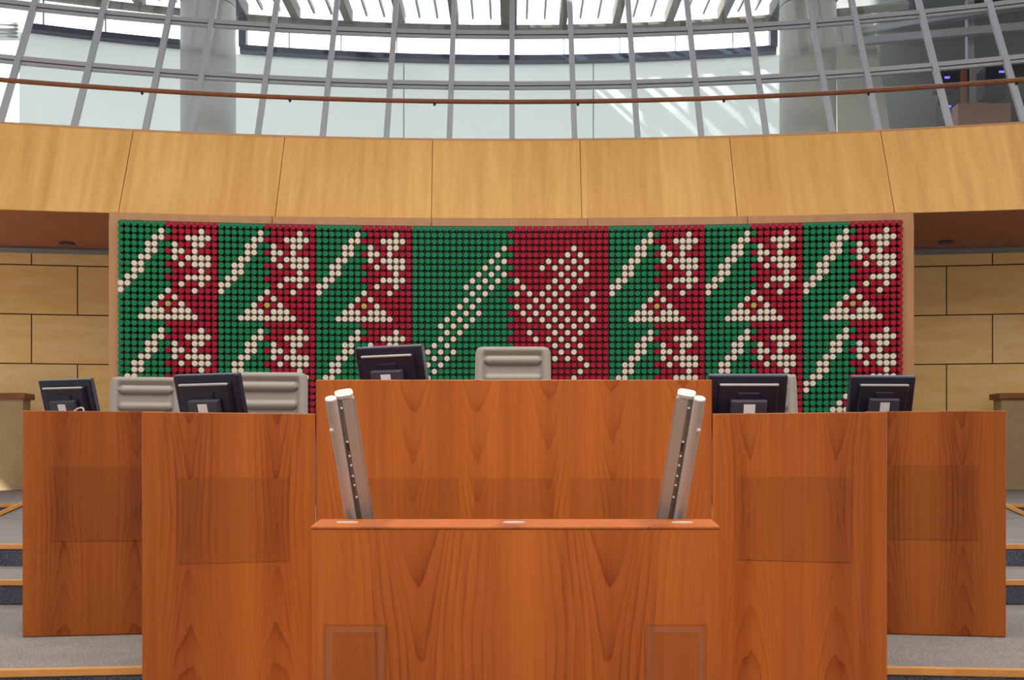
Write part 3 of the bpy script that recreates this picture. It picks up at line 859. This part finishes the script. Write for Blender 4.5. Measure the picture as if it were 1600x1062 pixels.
# ------------------------------------------------------------------ lectern
YF_, YBK = 3.7, 4.12
ZL = pz(822, 3.7)
XL0, XL1 = (485-800)*3.7/F, (1125-800)*3.7/F
XB0, XB1 = (500-800)*YBK/F, (1112-800)*YBK/F
S = (950-657)*3.7/F; u0 = (657-800)*3.7/F
lm = [cherry('cherry_lectern'+s, CH_L, CH_D, S, u0, pz(1120, 3.7), .17, 26, holes=h, seed=5.0, wid=.5) for s, h in (('', None), ('_perforated', .0055))]
M['grille_frame'] = cherry('pale_perforated_veneer', lin(172, 102, 62), lin(132, 68, 42), S, u0, pz(1120, 3.7), .17, 26, holes=.0055, seed=5.0)
lec = empty('lectern', (.01, 3.9, 0), label='wide cherry wood lectern in front of the tall middle desk, with two lower grilles', cat='lectern')
m = MB(); m.hexa([Vector((XL0+.004, 3.702, 0)), Vector((XL1-.004, 3.702, 0)), Vector((XL1-.004, 3.702, ZL-.012)), Vector((XL0+.004, 3.702, ZL-.012))],
                 [Vector((XL0+.004, 3.74, 0)), Vector((XL1-.004, 3.74, 0)), Vector((XL1-.004, 3.74, ZL-.012)), Vector((XL0+.004, 3.74, ZL-.012))])
m.build('front_panel', lm[0], lec)
for x0, x1 in ((XL0+.004, XB0+.004), (XL1-.034, XB1-.034)):
    m = MB(); q = [Vector((x0, 3.742, 0)), Vector((x0+.03, 3.742, 0)), Vector((x1+.03, YBK, 0)), Vector((x1, YBK, 0))]
    m.hexa(q, [p+Vector((0, 0, ZL-.013)) for p in q]); m.build('side_panel', lm[0], lec)
q = [Vector((XL0, 3.7, ZL-.011)), Vector((XL1, 3.7, ZL-.011)), Vector((XB1, YBK, ZL-.011)), Vector((XB0, YBK, ZL-.011))]
m = MB(); m.hexa(q, [p+Vector((0, 0, .011)) for p in q]); m.build('top_ledge', M['desk_top'], lec, bevel=.003)
q = [Vector((XB0+.03, YBK+.002, .75)), Vector((XB1-.03, YBK+.002, .75)), Vector((XB1-.03, YBK+.45, .75)), Vector((XB0+.03, YBK+.45, .75))]
for px in (543, 803, 1066):
    Y = (EYE-ZL)*F/(816.5-HOR); x = (px-800)*Y/F
    m = MB(); m.cyl((x, Y, ZL), (x, Y, ZL+.004), .040, n=28); m.build('inlaid_disc', M['disc'], lec, smooth=True)
for x0, x1 in ((505.5, 603), (1007.5, 1104.5)):
    m = MB(); a, b = (x0-800)*3.7/F, (x1-800)*3.7/F; zt, zb = pz(975, 3.7), pz(1140, 3.7)
    m.box(((a+b)/2, 3.6995, (zt+zb)/2), (b-a, .004, zt-zb)); g_ = m.build('grille', lm[1], lec)
    m = MB(); w_ = .022; k_ = .008; zt -= k_; zb += k_; a += k_; b -= k_
    for c_, d_ in ((((a+b)/2, 3.697, zt-w_/2), (b-a, .001, w_)), ((a+w_/2, 3.697, (zt-w_+zb)/2), (w_, .001, zt-w_-zb)), ((b-w_/2, 3.697, (zt-w_+zb)/2), (w_, .001, zt-w_-zb))): m.box(c_, d_)
    m.build('grille_frame', M['grille_frame'], g_)

# leaning column speakers beside the lectern top
def speaker(sg):
    xm = lambda p: Vector((p.x if sg < 0 else .024-p.x, p.y, p.z))
    T, B = xm(P(537, 613, 3.96)), xm(P(576, 850, 4.31))
    TP, BP = xm(P(517, 624, 3.91)), xm(P(555, 850, 4.26))
    r = empty('column_speaker', B, label='silver column speaker on a pole leaning outward at the %s end of the lectern' % ('left' if sg < 0 else 'right'), cat='speaker', group='lectern column speakers')
    d = (T-B).normalized(); side = Vector((1 if sg < 0 else -1, .30, 0)).normalized()
    sd = (side-d*side.dot(d)).normalized(); fw = d.cross(sd)
    if fw.y > 0: fw = -fw
    def prof(c, w, h, n=24):
        out = []
        for i in range(n):
            t = 2*math.pi*i/n; cx, sx = math.cos(t), math.sin(t); e_ = .6
            out.append(c+sd*math.copysign(abs(cx)**e_, cx)*w+fw*math.copysign(abs(sx)**e_, sx)*h)
        return out
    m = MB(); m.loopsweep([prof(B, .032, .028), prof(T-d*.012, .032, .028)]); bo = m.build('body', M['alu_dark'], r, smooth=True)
    m = MB(); m.loopsweep([prof(T-d*.012, .034, .030), prof(T, .034, .030)]); m.build('top_cap', M['cap'], bo, smooth=True)
    # perforated face, set on the inner front of the body
    m = MB(); q = [B+fw*.0285+sd*-.010, B+fw*.0285+sd*.033, T-d*.013+fw*.0285+sd*.033, T-d*.013+fw*.0285+sd*-.010]
    m.hexa(q, [p-fw*.012 for p in q]); m.build('perforated_face', M['alu_grille'], bo, bevel=.002)
    m = MB(); q0 = B+fw*.029+sd*.034; q1 = T-d*.014+fw*.029+sd*.034; m.bar(q0, q1, .003, .004, fw)
    q0 = B+fw*.029-sd*.010; q1 = T-d*.014+fw*.029-sd*.010; m.bar(q0, q1, .003, .004, fw); m.build('edge_strip', M['alu'], bo)
    m = MB(); m.cyl(BP, TP, .0215, n=24); po = m.build('pole', M['alu'], r, smooth=True)
    m = MB(); dp = (TP-BP).normalized(); m.cyl(TP, TP+dp*.006, .0222, .021, n=24); m.build('pole_cap', M['cap'], po, smooth=True)
    L = (TP-BP).length
    for f in (.80, .175):
        p = BP+dp*L*f+Vector((.012 if sg > 0 else -.012, -.021, 0)); m = MB(); m.sphere(p, .0095, 12); m.build('knob', M['cap'], po, smooth=True)
    p = BP+dp*L*.895+Vector((.013 if sg > 0 else -.013, -.018, 0)); m = MB(); m.cyl(p, p+Vector((0, -.003, 0)), .008, n=12); m.build('screw_hole', M['alu_dark'], po, smooth=True)
    LB = (T-B).length
    for f in (.93, .72, .63, .57, .50, .44, .36):
        p = B+d*LB*f+fw*.030-sd*.0185; m = MB(); m.sphere(p, .0050, 10); m.build('bolt', M['cap'], bo, smooth=True)
    p = B+d*LB*.685+fw*.029-sd*.0185; m = MB(); m.bar(p-d*.016, p+d*.016, .007, .006, fw); m.build('socket', M['black'], bo)
speaker(-1); speaker(1)

# ------------------------------------------------------------------ chairs
def make_chair():
    r = empty('chair', (0, 0, 0))
    w, h, z0 = .53, .62, .53           # backrest from z0 to z0+h, front facing -y
    NX, NZ = 72, 100; rad = .05
    front = []; back = []
    def height(x, z):
        ex = max(0, abs(x)-(.205-.03)); y = 0.0
        t = (z0+h-z)
        # recessed padded field
        fx = max(0.0, min(1.0, (.22-abs(x))/.035)); fz = max(0.0, min(1.0, (t-.02)/.055))
        s = lambda k: k*k*(3-2*k)
        rec = s(fx)*s(fz)
        y += .028*rec
        ph = ((t-.095) % .125)/.125          # rolls every 12.5 cm
        if t > .055:
            dz = (ph-.0)*.125
            dz = dz if dz < .0625 else dz-.125
            ax = max(0.0, abs(x)-.165)
            q = (dz*dz+ax*ax)/(.033**2)
            if q < 1: y -= .036*math.sqrt(1-q)
        return y
    m = MB(); vs = []; fs = []
    def outline(ix, iz):
        x = (ix/NX-.5)*w; z = z0+h*iz/NZ
        # rounded corners by pulling the grid inwards
        t = z0+h-z; hw = w/2-.004*max(0, 1-t/.3)
        if t < rad: hw -= rad-math.sqrt(max(0, rad*rad-(rad-t)**2))
        return (ix/NX-.5)*2*hw, z
    lean = lambda z: .16*(z-z0)
    for iz in range(NZ+1):
        for ix in range(NX+1):
            x, z = outline(ix, iz)
            ed = min(w/2-abs(x), z0+h-z, .03)/.03; ed = max(0.0, ed)
            rim = .02*(1-math.sqrt(max(0, 1-(1-ed)**2)))
            vs.append((x, lean(z)+height(x, z)+rim+.04*(1-(x/.265)**2)*0, z))
    nb = len(vs)
    for iz in range(NZ+1):
        for ix in range(NX+1):
            x, z = outline(ix, iz); vs.append((x, lean(z)+.055, z))
    for iz in range(NZ):
        for ix in range(NX):
            a = iz*(NX+1)+ix
            fs.append((a, a+1, a+NX+2, a+NX+1)); fs.append((nb+a+NX+1, nb+a+NX+2, nb+a+1, nb+a))
    for iz in range(NZ):
        a = iz*(NX+1); fs.append((a, a+NX+1, nb+a+NX+1, nb+a)); b = a+NX; fs.append((b+NX+1, b, nb+b, nb+b+NX+1))
    for ix in range(NX):
        a = ix; fs.append((a+1, a, nb+a, nb+a+1)); a = NZ*(NX+1)+ix; fs.append((a, a+1, nb+a+1, nb+a))
    m.add(vs, fs); m.build('backrest', M['chair'], r, smooth=True)
    m = MB(); m.box((0, -.24, .47), (.52, .52, .09)); m.build('seat', M['chair'], r, bevel=.03, segs=3)
    for s in (-1, 1):
        m = MB(); m.tube([(s*.29, .0, .62), (s*.30, -.05, .66), (s*.30, -.38, .66), (s*.29, -.42, .60), (s*.27, -.40, .47)], .016)
        m.build('armrest', M['alu'], r, smooth=True)
    m = MB(); m.cyl((0, -.22, .10), (0, -.22, .43), .03, n=16); m.build('gas_column', M['alu'], r, smooth=True)
    m = MB()
    for k in range(5):
        a = 2*math.pi*k/5+.3; m.bar((0, -.22, .11), (.30*math.cos(a), -.22+.30*math.sin(a), .075), .045, .03)
    m.build('star_base', M['alu'], r, bevel=.006)
    for k in range(5):
        a = 2*math.pi*k/5+.3; p = Vector((.30*math.cos(a), -.22+.30*math.sin(a), .03)); t = Vector((-math.sin(a), math.cos(a), 0))*.02
        m = MB(); m.cyl(p-t, p+t, .03, n=16); m.build('caster', M['black'], r, smooth=True)
    return r
ch0 = make_chair()
chairs = [(801.5, 7.25, 1.14, 541, 0, 1.0, 'grey ribbed leather chair behind the tall middle desk'),
          (224, 8.0, .95, 588.5, 8, 1.0, 'grey ribbed leather chair behind the far left desk, between two monitors'),
          (416, 7.1, .95, 581, 5, 1.0, 'grey ribbed leather chair beside the tall middle desk, on its left'),
          (1187, 7.1, .95, 584, -5, 1.0, 'grey leather chair almost hidden behind the monitor on the right inner desk')]
for i, (px, Y, fz, py, rz, sc, lab) in enumerate(chairs):
    o = ch0 if i == 0 else copy_tree(ch0)
    top = pz(py, Y+.1); o.location = ((px-800)*Y/F, Y, fz); o.rotation_euler = (0, 0, math.radians(rz))
    k = (top-fz)/1.15; o.scale = (1, 1, k)
    tag(o, lab, 'chair', 'grey rostrum chairs')

# ------------------------------------------------------------------ monitors, seen from behind
def make_monitor():
    r = empty('monitor', (0, 0, 0))
    w, h = .45, .35; zc = .19
    T = Matrix.Rotation(math.radians(16), 4, 'X')
    def tp(x, y, z): return T @ Vector((x, y, z-zc))+Vector((0, 0, zc))
    def bx(m, x0, x1, y0, y1, z0, z1, inset=0):
        a = [tp(x0+inset, y0, z0+inset), tp(x1-inset, y0, z0+inset), tp(x1-inset, y0, z1-inset), tp(x0+inset, y0, z1-inset)]
        b = [tp(x0, y1, z0), tp(x1, y1, z0), tp(x1, y1, z1), tp(x0, y1, z1)]
        return m.hexa(a, b)
    zb = .02
    m = MB(); bx(m, -w/2, w/2, -.022, .022, zb, zb+h, .004); r0 = m.build('casing', M['black'], r, bevel=.010, segs=3)
    m = MB(); bx(m, -w/2+.015, w/2-.015, .0222, .024, zb+.015, zb+h-.015); m.build('screen', M['screen'], r)
    m = MB(); bx(m, -w*.385, w*.385, -.050, -.0215, zb+.02, .322, .012); rh = m.build('rear_housing', M['black'], r, bevel=.004)
    m = MB(); bx(m, -w*.385+.008, w*.385-.008, -.056, -.040, .308, .322); m.build('housing_lip', M['lip'], rh, bevel=.005, segs=3)
    m = MB(); bx(m, -.065, .065, -.058, -.0495, .12, .272, .004); m.build('mount_plate', M['black'], rh, bevel=.003)
    m = MB(); bx(m, -.105, .105, -.085, -.0505, zb+.01, .232, .006); st_ = m.build('stand_cover', M['stand'], r, bevel=.006)
    m = MB(); bx(m, -.032, .032, -.0868, -.0852, zb+.08, .208); m.build('sticker', M['label'], st_)['label'] = 'small white sticker'
    m = MB(); m.box((0, -.03, .012), (.22, .20, .024)); m.build('foot', M['black'], r, bevel=.006)
    m = MB(); m.bar((0, -.055, .02), (0, -.048, .10), .09, .025, Vector((0, 1, 0))); m.build('stand_neck', M['black'], r)
    return r
M['lip'] = plain('satin_grey_lip', lin(190, 186, 186), .35)  # pale grey paints the light caught along the housing's top edge
M['stand'] = plain('dark_grey_plastic', lin(64, 64, 78), .45)
mo = make_monitor()
WK = {'c': ZCD-.12, 'i': ZW-.12, 'o': ZO-.12}
mons = [(614, 6.15, 'c', 539.5, -24, 'black monitor seen from behind on the tall middle desk'),
        (331, 6.0, 'i', 583, -22, 'black monitor seen from behind, standing between the two grey chairs on the left'),
        (110.5, 7.2, 'o', 591.5, -20, 'black monitor seen from behind on the far left desk, pale cable beside it'),
        (1166, 6.0, 'i', 583.5, 0, 'black monitor seen from behind, hiding a grey chair to the right of the middle desk'),
        (1375, 7.15, 'o', 586, 3, 'black monitor seen from behind on the far right desk')]
for i, (px, Y, k, py, rz, lab) in enumerate(mons):
    o = mo if i == 0 else copy_tree(mo)
    o.location = ((px-800)*Y/F, Y, WK[k]); o.rotation_euler = (0, 0, math.radians(rz))
    top = pz(py, Y-.05); sz = (top-WK[k])/.365
    o.scale = (1, 1, sz)
    tag(o, lab, 'monitor', 'monitors on the rostrum desks')
    if px == 110.5:
        m = MB(); q = lambda x, y: P(x, y, 7.05)
        o2 = m.tube([q(114, 646), q(117, 641), q(122, 638), q(127, 636.8), q(130, 638), q(131, 643), q(131, 650)], .006)
        ob = m.build('cable', M['cable'], None, smooth=True); tag(ob, 'pale looped cable beside the monitor on the far left desk', 'cable')
